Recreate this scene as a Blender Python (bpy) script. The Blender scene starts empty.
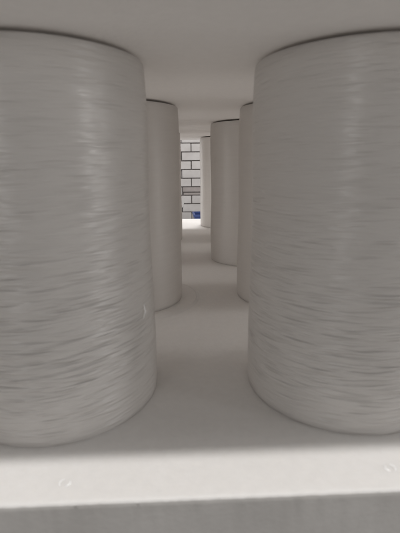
import bpy, bmesh, math, random
from mathutils import Vector, Matrix, noise
random.seed(4)
S = bpy.context.scene
COL = S.collection
H = 0.30                                   # spool height in metres: plan below is in units of H
R = 0.3012 * H
YAW = 0.0387                               # the stack is turned a little against the view
CY, SY = math.cos(YAW), math.sin(YAW)
A0, A1, B0, B1 = -1.80, 1.99, 0.758, 5.45  # extent of the trays in the stack's own plan

def W(a, b, z=0.0):                        # stack plan (units of H) -> world metres
    return Vector(((a * CY - b * SY) * H, (a * SY + b * CY) * H, z))

# ------------------------------------------------------------------ helpers
def tag(o, label=None, cat=None, group=None, kind=None):
    if label: o['label'] = label
    if cat: o['category'] = cat
    if group: o['group'] = group
    if kind: o['kind'] = kind
    return o

def empty(name, loc=(0, 0, 0), rz=0.0):
    o = bpy.data.objects.new(name, None)
    COL.objects.link(o)
    o.location = loc
    o.rotation_euler = (0, 0, rz)
    o.empty_display_size = 0.05
    return o

def mesh_obj(name, bm, mat, parent=None, smooth=True, angle=35):
    bmesh.ops.recalc_face_normals(bm, faces=bm.faces)
    me = bpy.data.meshes.new(name)
    bm.to_mesh(me); bm.free()
    me.materials.append(mat)
    if smooth:
        me.shade_smooth()
        me.set_sharp_from_angle(angle=math.radians(angle))
    o = bpy.data.objects.new(name, me)
    COL.objects.link(o)
    if parent: o.parent = parent
    return o

def lathe(bm, prof, n=96, center=(0, 0, 0), uv=None, closed=False):
    rings = []
    for (r, z) in prof:
        rings.append([bm.verts.new((center[0] + r * math.cos(2 * math.pi * i / n),
                                    center[1] + r * math.sin(2 * math.pi * i / n),
                                    center[2] + z)) for i in range(n)])
    m = len(rings)
    for j in range(m if closed else m - 1):
        p, q = rings[j], rings[(j + 1) % m]
        for i in range(n):
            k = (i + 1) % n
            f = bm.faces.new((p[i], p[k], q[k], q[i]))
            if uv:
                us = (i / n, (i + 1) / n, (i + 1) / n, i / n)
                vs = (prof[j][1], prof[j][1], prof[(j + 1) % m][1], prof[(j + 1) % m][1])
                for l, u, v in zip(f.loops, us, vs):
                    l[uv].uv = (u * 2 * math.pi * R, v)
    return rings

def box(bm, x0, x1, y0, y1, z0, z1, bev=0.0):
    vs = [bm.verts.new((x, y, z)) for z in (z0, z1) for y in (y0, y1) for x in (x0, x1)]
    fs = []
    for idx in ((0, 1, 3, 2), (4, 6, 7, 5), (0, 4, 5, 1), (2, 3, 7, 6), (0, 2, 6, 4), (1, 5, 7, 3)):
        fs.append(bm.faces.new([vs[i] for i in idx]))
    if bev:
        es = list({e for f in fs for e in f.edges})
        bmesh.ops.bevel(bm, geom=es, offset=bev, segments=2, affect='EDGES')

# ------------------------------------------------------------------ materials
class N:
    def __init__(s, name):
        s.m = bpy.data.materials.new(name); s.m.use_nodes = True
        s.t = s.m.node_tree; s.b = s.t.nodes['Principled BSDF']
    def add(s, typ, **kw):
        n = s.t.nodes.new(typ)
        for k, v in kw.items(): setattr(n, k, v)
        return n
    def link(s, a, b): s.t.links.new(a, b)
    def math(s, op, a, b=None):
        n = s.add('ShaderNodeMath', operation=op)
        for i, v in enumerate((a, b)):
            if v is None: continue
            if isinstance(v, (int, float)): n.inputs[i].default_value = v
            else: s.link(v, n.inputs[i])
        return n.outputs[0]
    def mapped(s, src, scale):
        n = s.add('ShaderNodeMapping'); n.inputs['Scale'].default_value = scale
        s.link(src, n.inputs['Vector']); return n.outputs[0]
    def noise(s, vec, scale, detail=2, rough=0.5):
        n = s.add('ShaderNodeTexNoise'); n.inputs['Scale'].default_value = scale
        n.inputs['Detail'].default_value = detail; n.inputs['Roughness'].default_value = rough
        s.link(vec, n.inputs['Vector']); return n.outputs['Fac']
    def mix(s, fac, c0, c1):
        n = s.add('ShaderNodeMix', data_type='RGBA')
        s.link(fac, n.inputs[0])
        n.inputs[6].default_value = (*c0, 1); n.inputs[7].default_value = (*c1, 1)
        return n.outputs[2]
    def ramp(s, fac, lo, hi):
        n = s.add('ShaderNodeMapRange'); n.inputs[1].default_value = lo; n.inputs[2].default_value = hi
        s.link(fac, n.inputs[0]); return n.outputs[0]
    def bump(s, h, strength, dist, prev=None):
        n = s.add('ShaderNodeBump'); n.inputs['Strength'].default_value = strength
        n.inputs['Distance'].default_value = dist
        s.link(h, n.inputs['Height'])
        if prev is not None: s.link(prev, n.inputs['Normal'])
        return n.outputs['Normal']

def mat_foam(name, c0, c1, bead=0.16, trans=0.0, sss=0.0):
    k = N(name)
    co = k.add('ShaderNodeTexCoord').outputs['Object']
    warp = k.add('ShaderNodeVectorMath', operation='ADD')
    k.link(co, warp.inputs[0])
    nz = k.add('ShaderNodeTexNoise'); nz.inputs['Scale'].default_value = 220
    k.link(co, nz.inputs['Vector'])
    sc = k.add('ShaderNodeVectorMath', operation='SCALE'); sc.inputs['Scale'].default_value = 0.002
    k.link(nz.outputs['Color'], sc.inputs[0]); k.link(sc.outputs[0], warp.inputs[1])
    v = k.add('ShaderNodeTexVoronoi', feature='SMOOTH_F1'); v.inputs['Scale'].default_value = 260
    v.inputs['Smoothness'].default_value = 0.35
    k.link(warp.outputs[0], v.inputs['Vector'])
    big = k.noise(co, 9, 3)
    tint = k.mix(k.ramp(big, .35, .65), c0, c1)
    mot = k.noise(co, 120, 2)
    mm = k.add('ShaderNodeMix', data_type='RGBA', blend_type='MULTIPLY')
    mm.inputs[0].default_value = 0.035
    k.link(tint, mm.inputs[6])
    k.link(k.ramp(mot, .25, .7), mm.inputs[7])
    k.link(mm.outputs[2], k.b.inputs['Base Color'])
    n1 = k.bump(v.outputs['Distance'], bead, 0.0011)
    n2 = k.bump(k.noise(co, 45, 3), 0.06, 0.004, n1)
    k.link(n2, k.b.inputs['Normal'])
    k.b.inputs['Roughness'].default_value = 0.55
    k.b.inputs['Specular IOR Level'].default_value = 0.35
    if sss:                                    # light spreads a little inside the beads
        k.b.inputs['Subsurface Weight'].default_value = sss
        k.b.inputs['Subsurface Radius'].default_value = (1, .97, .93)
        k.b.inputs['Subsurface Scale'].default_value = .007
    if trans:                                  # thin foam lets part of the hall light through
        tr = k.add('ShaderNodeBsdfTranslucent'); tr.inputs[0].default_value = (*c1, 1)
        ms = k.add('ShaderNodeMixShader'); ms.inputs[0].default_value = trans
        k.link(k.b.outputs[0], ms.inputs[1]); k.link(tr.outputs[0], ms.inputs[2])
        k.link(ms.outputs[0], k.t.nodes['Material Output'].inputs['Surface'])
    return k.m

def mat_yarn(name, amt, rough):
    k = N(name)
    uv = k.add('ShaderNodeTexCoord').outputs['UV']
    # two families of near-horizontal crossing streaks + fine thread lines
    def family(shear, su, sv, seed):
        sx = k.add('ShaderNodeSeparateXYZ'); k.link(uv, sx.inputs[0])
        v2 = k.math('ADD', sx.outputs[1], k.math('MULTIPLY', sx.outputs[0], shear))
        cx = k.add('ShaderNodeCombineXYZ')
        k.link(k.math('MULTIPLY', sx.outputs[0], su), cx.inputs[0])
        k.link(k.math('MULTIPLY', v2, sv), cx.inputs[1])
        cx.inputs[2].default_value = seed
        return k.noise(cx.outputs[0], 1.0, 1.5, 0.4)
    f1 = family(0.05, 26, 330, 1.3)
    f2 = family(-0.06, 30, 370, 7.1)
    f3 = k.math('ADD', k.math('MULTIPLY', family(0.05, 17, 235, 5.3), .6), k.math('MULTIPLY', family(-0.07, 20, 270, 2.3), .6))
    fine = family(0.02, 60, 900, 3.7)
    wave = family(0.0, 5, 22, 9.2)
    sv = k.add('ShaderNodeSeparateXYZ'); k.link(uv, sv.inputs[0])
    mr = k.add('ShaderNodeMapRange')          # slacker, wavier winding towards the lower end
    for i_, v_ in ((1, .05), (2, .24), (3, 3.0), (4, .4)): mr.inputs[i_].default_value = v_
    k.link(sv.outputs[1], mr.inputs[0])
    ssum = k.math('ADD', k.math('MULTIPLY', k.math('ADD', f1, f2), .62), k.math('MULTIPLY', f3, k.math('MULTIPLY', mr.outputs[0], k.ramp(sv.outputs[1], -.02, .065))))
    col = k.mix(k.ramp(k.math('ADD', f2, f3), .8, 1.4), YARN0, YARN1)
    k.link(col, k.b.inputs['Base Color'])
    n0 = k.bump(wave, 0.30 * amt, 0.006)
    n1 = k.bump(ssum, 1.0 * amt, 0.0024, n0)
    n2 = k.bump(fine, 0.2 * amt, 0.0006, n1)
    k.link(n2, k.b.inputs['Normal'])
    k.b.inputs['Roughness'].default_value = rough
    k.b.inputs['Specular IOR Level'].default_value = 1.0
    k.b.inputs['Coat Weight'].default_value = .25; k.b.inputs['Coat Roughness'].default_value = .28
    k.b.inputs['Anisotropic'].default_value = 0.6
    k.b.inputs['Anisotropic Rotation'].default_value = 0.25
    tg = k.add('ShaderNodeTangent', direction_type='UV_MAP', uv_map='winding')
    k.link(tg.outputs[0], k.b.inputs['Tangent'])
    tr = k.add('ShaderNodeBsdfTranslucent'); tr.inputs[0].default_value = (*YARN1, 1)
    k.link(n2, tr.inputs['Normal'])
    ms = k.add('ShaderNodeMixShader'); ms.inputs[0].default_value = YTR
    k.link(k.b.outputs[0], ms.inputs[1]); k.link(tr.outputs[0], ms.inputs[2])
    k.link(ms.outputs[0], k.t.nodes['Material Output'].inputs['Surface'])
    return k.m

def mat_plain(name, c0, c1, rough, scale, bump=0.2, dist=0.002):
    k = N(name)
    co = k.add('ShaderNodeTexCoord').outputs['Object']
    f = k.noise(co, scale, 4, 0.6)
    k.link(k.mix(k.ramp(f, .3, .7), c0, c1), k.b.inputs['Base Color'])
    k.b.inputs['Roughness'].default_value = rough
    k.link(k.bump(f, bump, dist), k.b.inputs['Normal'])
    return k.m

YARN0, YARN1 = (.852, .832, .816), (.898, .879, .864)
TRANS = 0.172
YTR = 0.50
M_FOAM = mat_foam('expanded_polystyrene', (.886, .868, .852), (.906, .889, .875), sss=.5)
M_FOAMT = mat_foam('thin_expanded_polystyrene', (.886, .868, .852), (.906, .889, .875), trans=TRANS)
M_EDGE = mat_foam('shaded_polystyrene_edge', (.62, .60, .58), (.74, .72, .70), bead=.06)  # same foam made greyer: shade on the tray walls put into the colour
M_MARK = mat_plain('glazed_foam', (.97, .965, .96), (.98, .975, .97), .2, 200, .05)
M_YARN = mat_yarn('glossy_white_yarn', 1.1, .33)
M_YARN_EVEN = mat_yarn('evenly_wound_white_yarn', .07, .5)
M_CARD = mat_plain('white_tube', (.82, .81, .79), (.86, .85, .83), .5, 60)
M_PAINT = mat_plain('painted_block', (.38, .36, .352), (.49, .472, .464), .6, 5, .25, .004)
M_DULL = mat_plain('dull_painted_block', (.24, .215, .205), (.31, .28, .27), .65, 14, .25, .004)
M_MORTAR = mat_plain('dark_mortar', (.085, .075, .072), (.13, .115, .11), .9, 40, .4, .004)
M_PALE = mat_plain('pale_wall_patch', (.44, .425, .415), (.48, .465, .455), .6, 20, .3, .004)
M_BLUE = mat_plain('blue_plastic', (.035, .06, .18), (.06, .09, .23), .35, 8, .05)
M_FLOOR = mat_plain('concrete', (.11, .105, .10), (.15, .145, .14), .75, 5, .2, .003)

# ------------------------------------------------------------------ plan of the spools
def row(b, shift): return [(-.404 - .917 + shift, b), (-.404 + shift, b), (.513 + shift, b), (.513 + .917 + shift, b)]
ROWS = [row(1.246, 0), row(2.196, .085), row(3.108, -.004), row(4.0, .085), row(4.862, -.0095)]
EDGES = [B0, 1.72, 2.652, 3.554, 4.431, B1]
GAP = 0.0032                                 # slit between the windings and the sheet above

# ------------------------------------------------------------------ foam trays
def edge_nick(x, z, amp):
    return amp * (noise.noise(Vector((x * 330, z * 330, 1.7))) + 0.5 * noise.noise(Vector((x * 120, 3.1, z * 60))))

def side_skirt(bm, z0, z1):
    """front, back and side walls of a tray between z0 and z1 with worn, rounded arrises"""
    nx = 520
    b = 0.0018
    sgn = 1 if z1 > z0 else -1                # z1 is the face towards the spools
    prof = [(b * 2.2, z1), (b, z1), (b * .35, z1 - sgn * b * .35), (0, z1 - sgn * b), (0, z1 - sgn * b * 3),
            (0, (z0 + z1) / 2), (0, z0)]
    def wall(p0, p1, nrm, n):
        prev = None
        for i in range(n + 1):
            t = i / n
            base = p0.lerp(p1, t)
            cur = []
            for j, (d, z) in enumerate(prof):
                k = edge_nick(base.x + base.y, z, .00035) if j in (1, 2, 3, 4) else (edge_nick(base.x + base.y, z, .0004) if j > 4 else 0)
                cur.append(bm.verts.new((base.x - nrm.x * (d + max(-.0006, k)), base.y - nrm.y * (d + max(-.0006, k)),
                                         z - sgn * (abs(k) * .5 if j in (1, 2) else 0))))
            if prev:
                for j in range(len(prof) - 1):
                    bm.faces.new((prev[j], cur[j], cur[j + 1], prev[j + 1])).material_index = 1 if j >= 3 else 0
            prev = cur
    X0, X1, Y0, Y1 = A0 * H, A1 * H, B0 * H, B1 * H
    wall(Vector((X0, Y0, 0)), Vector((X1, Y0, 0)), Vector((0, -1, 0)), nx)
    wall(Vector((X1, Y1, 0)), Vector((X0, Y1, 0)), Vector((0, 1, 0)), 260)
    wall(Vector((X0, Y1, 0)), Vector((X0, Y0, 0)), Vector((-1, 0, 0)), 200)
    wall(Vector((X1, Y0, 0)), Vector((X1, Y1, 0)), Vector((1, 0, 0)), 200)
    bm.faces.new([bm.verts.new(p) for p in ((X0, Y0, z0), (X1, Y0, z0), (X1, Y1, z0), (X0, Y1, z0))])
    return b * 2.2

bottom = empty('foam_tray', (0, 0, 0), YAW)
tag(bottom, 'lower white foam tray the spools stand on, its bare front edge brightly lit', 'foam tray', 'foam trays of the stack')
bm = bmesh.new()
ins = side_skirt(bm, -0.06, 0.0)
X0, X1, Y0, Y1 = A0 * H + ins, A1 * H - ins, B0 * H + ins, B1 * H - ins
bm.faces.new([bm.verts.new(p) for p in ((X0, Y0, 0), (X1, Y0, 0), (X1, Y1, 0), (X0, Y1, 0))])
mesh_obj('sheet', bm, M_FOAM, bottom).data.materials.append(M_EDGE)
# low moulded ring round each spool
bm = bmesh.new()
rr = R + .088 * H
lathe(bm, [(rr - .0042, -.001), (rr - .0022, .0003), (rr, .0007), (rr + .0022, .0003), (rr + .0042, -.001)], 120)
ring0 = mesh_obj('seat_ring', bm, M_FOAM, bottom, angle=80)
first = True
for ri, r_ in enumerate(ROWS):
    for (a, b) in r_:
        if ri != 1 or (a, b) != r_[1]: continue                 # worn flat round the other rows
        o = ring0 if first else ring0.copy()
        if not first: COL.objects.link(o); o.parent = bottom
        first = False
        o.location = (a * H, b * H, 0)
# small moulding marks on the bare front strip
bm = bmesh.new()
n = 40
for (s0, s1) in ((0.30, 2.5), (3.5, 5.7)):
    prev = None
    for i in range(n + 1):
        t = s0 + (s1 - s0) * i / n
        w = math.sin(math.pi * i / n) ** .4
        cur = []
        for (d, z) in ((-.0011, -.0004), (-.0005, .0010 * w), (.0004, .0012 * w), (.0012, -.0004)):
            rad = .0036 + d * w
            cur.append(bm.verts.new((rad * math.cos(t), rad * math.sin(t), z)))
        if prev:
            for j in range(3): bm.faces.new((prev[j], prev[j + 1], cur[j + 1], cur[j]))
        prev = cur
mark = mesh_obj('moulding_mark', bm, M_MARK, bottom, angle=80)
MARKS = [(-.2929, .8198), (.4934, .8271)]
for i, (a, b) in enumerate(MARKS):
    o = mark if i == 0 else mark.copy()
    if i: COL.objects.link(o); o.parent = bottom
    o.location = (a * H, b * H, 0)
    o.rotation_euler = (0, 0, 1.45 + .5 * i)

top = empty('foam_tray', (0, 0, H + GAP), YAW)
tag(top, 'upper white foam tray lying across the tops of the spools like a ceiling', 'foam tray', 'foam trays of the stack')
bm = bmesh.new()
side_skirt(bm, 0.055, 0.0)
X0, X1, Y0, Y1 = A0 * H + ins, A1 * H - ins, B0 * H + ins, B1 * H - ins
bm.faces.new([bm.verts.new(p) for p in ((X0, Y0, 0), (X1, Y0, 0), (X1, Y1, 0), (X0, Y1, 0))])
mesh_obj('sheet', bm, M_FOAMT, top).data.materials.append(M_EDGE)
bm = bmesh.new()                              # unseen blocks added inside the sheet to darken the slit over each spool
lathe(bm, [(.001, .0012), (R - .005, .0012), (R - .009, .050), (.001, .050)], 96)
light_block = mesh_obj('light_block', bm, M_FOAM, top)
for q, (a, b) in enumerate([p for r_ in ROWS for p in r_]):
    o = light_block if q == 0 else light_block.copy()
    if q: COL.objects.link(o); o.parent = top
    o.location = (a * H, b * H, 0)

# ------------------------------------------------------------------ yarn spools
def make_spool():
    root = empty('yarn_spool')
    bm = bmesh.new()
    uv = bm.loops.layers.uv.new('winding')
    ztop = H
    prof = [(.045, .0012), (R - .006, .0003), (R - .0012, .0003), (R - .0004, .0009), (R - .0001, .004)]
    nz = 70
    for i in range(1, nz):
        z = .006 + (ztop - .011) * i / nz
        t = z / ztop
        prof.append((R + .0006 * math.sin(t * 9) + .0006 * noise.noise(Vector((0, 0, z * 40))) - .0006 * max(0, (t - .82) / .18) ** 2, z))
    prof += [(R - .0006, ztop - .0022), (R - .0008, ztop - .0010), (R - .0014, ztop - .0003), (R - .0026, ztop), (.045, ztop - .0004)]
    lathe(bm, prof, 200, uv=uv)
    for v in bm.verts:                        # hand-felt unevenness of the wound layers
        r = math.hypot(v.co.x, v.co.y)
        if r > R * .95:
            th = math.atan2(v.co.y, v.co.x)
            k = .0007 * noise.noise(Vector((math.cos(th) * 1.6, math.sin(th) * 1.6, v.co.z * 9)))
            v.co.x *= 1 + k / r; v.co.y *= 1 + k / r
    mesh_obj('yarn_winding', bm, M_YARN, root, angle=50)
    bm = bmesh.new()
    lathe(bm, [(.044, .0006), (.044, ztop + GAP - .0001), (.040, ztop + GAP - .0001), (.040, .0006)], 64, closed=True)
    core = mesh_obj('core_tube', bm, M_CARD, root)
    # unseen discs added just inside the winding ends to stop light
    for z in (.0035, ztop - .0045):
        bm = bmesh.new()
        lathe(bm, [(.0445, z), (R - .0035, z), (R - .0035, z + .0012), (.0445, z + .0012)], 96, closed=True)
        mesh_obj('blocking_disc', bm, M_CARD, core)
    return root

proto = make_spool()
LAB = {
    (0, 1): 'large white yarn spool at the front left, cut off by the picture edge',
    (0, 2): 'large white yarn spool at the front right, cut off by the picture edge',
    (1, 1): 'white yarn spool standing just behind the large left spool, at the gap',
    (1, 2): 'white yarn spool showing as a narrow strip behind the large right spool',
    (2, 2): 'white yarn spool in the third row, right of the gap before the farthest spool',
    (4, 2): 'farthest pale white yarn spool, beside the brick wall view at the end of the gap',
}
ORD = ['first', 'second', 'third', 'fourth', 'fifth']
CN = ['outer left column', 'inner left column', 'inner right column', 'outer right column']
random.seed(11)
firstdone = False
for ri, r_ in enumerate(ROWS):
    for ci, (a, b) in enumerate(r_):
        if not firstdone:
            o = proto; firstdone = True
        else:
            o = proto.copy(); COL.objects.link(o)
            for ch in proto.children:
                c = ch.copy(); COL.objects.link(c); c.parent = o
                for g in ch.children:
                    d = g.copy(); COL.objects.link(d); d.parent = c
        o.location = W(a, b, 0.0)
        o.rotation_euler = (0, 0, random.uniform(0, 2 * math.pi))
        lab = LAB.get((ri, ci), f'white yarn spool in the {CN[ci]}, {ORD[ri]} row from the front')
        tag(o, lab, 'yarn spool', 'yarn spools standing between the foam trays')
        if ri:
            w_ = o.children[0] if o.children[0].name.startswith('yarn') else o.children[1]
            w_.material_slots[0].link = 'OBJECT'
            w_.material_slots[0].material = M_YARN_EVEN
        if (ri, ci) == (0, 1):
            front_left = o

# a loose thread end standing off the big left spool
c = front_left.location
def thread(parent, th0, th1, z0, z1, rad, name):
    bm = bmesh.new()
    n, prev = 24, None
    for i in range(n + 1):
        t = i / n
        th = th0 + (th1 - th0) * t
        rr_ = R + .0012 + .0016 * math.sin(math.pi * t)
        p = Vector((rr_ * math.cos(th), rr_ * math.sin(th), z0 + (z1 - z0) * t + .001 * math.sin(t * 7)))
        rad_t = rad * (1 - .5 * abs(2 * t - 1))
        cur = [bm.verts.new(p + Vector((math.cos(th) * math.cos(q) , math.sin(th) * math.cos(q), 0)) * rad_t
                            + Vector((-math.sin(th), math.cos(th), 0)) * math.sin(q) * rad_t) for q in [k * math.pi / 3 for k in range(6)]]
        if prev:
            for k in range(6): bm.faces.new((prev[k], prev[(k + 1) % 6], cur[(k + 1) % 6], cur[k]))
        prev = cur
    o = mesh_obj(name, bm, M_THREAD, parent)
    return o
M_THREAD = mat_plain('loose_thread', (.78, .77, .75), (.82, .81, .79), .3, 200, .05)
rz = front_left.rotation_euler.z
thread(front_left, -.37 - rz, -.35 - rz, .087, .099, .0009, 'thread_end')

# ------------------------------------------------------------------ setting
def plane(name, x0, x1, y0, y1, z, mat):
    bm = bmesh.new()
    bm.faces.new([bm.verts.new(p) for p in ((x0, y0, z), (x1, y0, z), (x1, y1, z), (x0, y1, z))])
    o = mesh_obj(name, bm, mat)
    return tag(o, kind='structure')
FZ = -0.50
plane('floor', -9, 9, -7, 6, FZ, M_FLOOR)
bm = bmesh.new()
box(bm, -1.2, 1.2, .2, 1.78, FZ, -.0605, .008)
tag(mesh_obj('platform', bm, M_FLOOR), kind='structure')

# camera (also used to scale the wall)
F, PITCH, ROLL, CH = 407.7, .25016, -.0103, .7312 * H
cp, sp = math.cos(PITCH), math.sin(PITCH)
fwd = Vector((0, cp, -sp)); rt = Vector((1, 0, 0)); up = rt.cross(fwd)
cr, sr = math.cos(ROLL), math.sin(ROLL)
r2 = cr * rt + sr * up; u2 = -sr * rt + cr * up
cam = bpy.data.cameras.new('camera')
co = bpy.data.objects.new('camera', cam)
COL.objects.link(co)
co.matrix_world = Matrix(((r2.x, u2.x, -fwd.x, 0), (r2.y, u2.y, -fwd.y, 0), (r2.z, u2.z, -fwd.z, CH), (0, 0, 0, 1)))
cam.sensor_fit = 'HORIZONTAL'; cam.sensor_width = 36
cam.lens = 36 * F / 400
cam.clip_start = .01; cam.clip_end = 100
cam.dof.use_dof = True
cam.dof.focus_distance = 1.6
cam.dof.aperture_fstop = cam.lens / 2.0
S.camera = co

# white-painted block wall across the far end
WY = 4.6
wall = empty('brick_wall', (0, WY, FZ))
tag(wall, 'white painted brick wall with dark mortar joints beyond the far end of the gap', 'brick wall')
BH, BL, J = .0928, .2110, .0105
ZJ = .4223 - .0928                           # underside of the course that shows highest
XJ = -.085
bm = bmesh.new(); bd = bmesh.new()
rnd = random.Random(5)
lo = int((FZ - ZJ) / BH) - 1
for k in range(lo, 24):
    z0 = ZJ + k * BH + J / 2; z1 = z0 + BH - J
    if z1 < FZ + .01: continue
    z0 = max(z0, FZ + .002)
    off = XJ - (BL / 2 if k % 2 else 0)
    for i in range(-17, 18):
        x0 = off + i * BL + J / 2; x1 = x0 + BL - J
        jt = lambda: rnd.uniform(-.0012, .0012)
        y = -FZ * 0 + rnd.uniform(-.012, -.009)
        if k == -5 and i == 0:             # patched brick: a darker piece over a thin one
            box(bd, x0 + .003, x1, y, .03, z0 + .033 - FZ, z1 - FZ, .003)
            box(bd, x0 + .012, x1, y, .03, z0 - FZ, z0 + .022 - FZ, .003)
        else:
            box(bm, x0 + jt(), x1 + jt(), y, .03, z0 + jt() - FZ, z1 + jt() - FZ, .003)
mesh_obj('bricks', bm, M_PAINT, wall)
mesh_obj('patched_brick', bd, M_DULL, wall)
bm = bmesh.new()
box(bm, -3.7, 3.7, 0, .2, .001, 2.9)
mesh_obj('mortar', bm, M_MORTAR, wall, smooth=False)
bm = bmesh.new()                              # pale irregular patch over the joints
pts = []
for i in range(40):
    t = 2 * math.pi * i / 40
    k = 1 + .35 * noise.noise(Vector((math.cos(t) * 1.5, math.sin(t) * 1.5, 2)))
    pts.append((.042 * k * math.cos(t), .066 * k * math.sin(t)))
v0 = [bm.verts.new((x, 0.0, z)) for x, z in pts]
v1 = [bm.verts.new((x * .99, -.0005, z * .99)) for x, z in pts]
for i in range(40):
    j = (i + 1) % 40
    bm.faces.new((v0[i], v0[j], v1[j], v1[i]))
bm.faces.new(v1)
fl = mesh_obj('pale_patch', bm, M_PALE, wall)
fl.location = (-.207, -.0135, -.212 - FZ)

# blue crate on the floor before the wall
crate = empty('plastic_crate', (.145, 4.1, FZ), .06)
tag(crate, 'dark blue plastic crate before the brick wall, half hidden by the farthest spool', 'crate')
bm = bmesh.new()
w, d, h, t = .20, .14, .226, .006
box(bm, -w, w, -d, d, 0, t, .002)
for (x0, x1, y0, y1) in ((-w, w, -d, -d + t), (-w, w, d - t, d), (-w, -w + t, -d + t, d - t), (w - t, w, -d + t, d - t)):
    box(bm, x0, x1, y0, y1, t, h - .02)
for x in (-.12, -.04, .04, .12):
    box(bm, x - .006, x + .006, -d - .008, -d - .0005, .01, h - .03, .002)
mesh_obj('body', bm, M_BLUE, crate)
bm = bmesh.new()
for (x0, x1, y0, y1) in ((-w - .012, w + .012, -d - .012, -d + .008), (-w - .012, w + .012, d - .008, d + .012),
                         (-w - .012, -w + .008, -d + .008, d - .008), (w - .008, w + .012, -d + .008, d - .008)):
    box(bm, x0, x1, y0, y1, h - .02, h, .003)
mesh_obj('rim', bm, M_BLUE, crate)

# ------------------------------------------------------------------ light: tube lamps of the hall, plus added unseen lamps
def lamp(name, loc, target, sx, sy, power, col):
    l = bpy.data.lights.new(name, 'AREA')
    l.shape = 'RECTANGLE'; l.size = sx; l.size_y = sy; l.energy = power; l.color = col
    o = bpy.data.objects.new(name, l); COL.objects.link(o)
    o.location = loc
    o.rotation_euler = (Vector(target) - Vector(loc)).to_track_quat('-Z', 'Y').to_euler()
    return o
WARM = (1.0, .975, .945)
lamp('tube_lamp', (0, -.085, 2.5), (0, -.084, 0), 1.6, .09, 37, WARM)
lamp('tube_lamp', (.1, 1.2, 2.5), (.1, 1.2, 0), 1.6, .09, 40, WARM)
lamp('tube_lamp', (.3, 3.5, 2.5), (.3, 2.6, 0), 2.4, .25, 88, (1, .98, .96))
lamp('added_lamp', (-1.5, -3.2, .45), (0, .6, .15), .7, 1.3, 13, (1, .98, .96))  # unseen lamp added for a sheen band on the front spools
lamp('added_lamp', (3.2, -1.15, .45), (0, .4, .15), .6, 1.3, 18, (1, .98, .96))  # second unseen lamp added for the sheen, from the right
lamp('added_lamp', (-2.7, 1.1, .35), (0, 1.0, .15), 2.6, 1.4, 62, (1, .98, .96))  # added at the left side to brighten the space between the trays
lamp('added_lamp', (2.8, 1.1, .35), (0, 1.0, .15), 2.6, 1.4, 62, (1, .98, .96))  # its counterpart added at the right side
lamp('added_lamp', (-1.3, 3.1, .35), (.12, 1.45, .15), .9, 1.2, 9, (1, .98, .96))  # added behind the stack, out of view, to lift the farthest spool

world = bpy.data.worlds.new('World'); S.world = world; world.use_nodes = True
bg = world.node_tree.nodes['Background']
bg.inputs['Color'].default_value = (1.0, .975, .945, 1)
bg.inputs['Strength'].default_value = .155

S.render.engine = 'CYCLES'
S.cycles.max_bounces = 14; S.cycles.diffuse_bounces = 10
S.cycles.use_denoising = True
S.view_settings.view_transform = 'Standard'
S.view_settings.look = 'None'
S.view_settings.gamma = 1.0
S.view_settings.exposure = 0.0
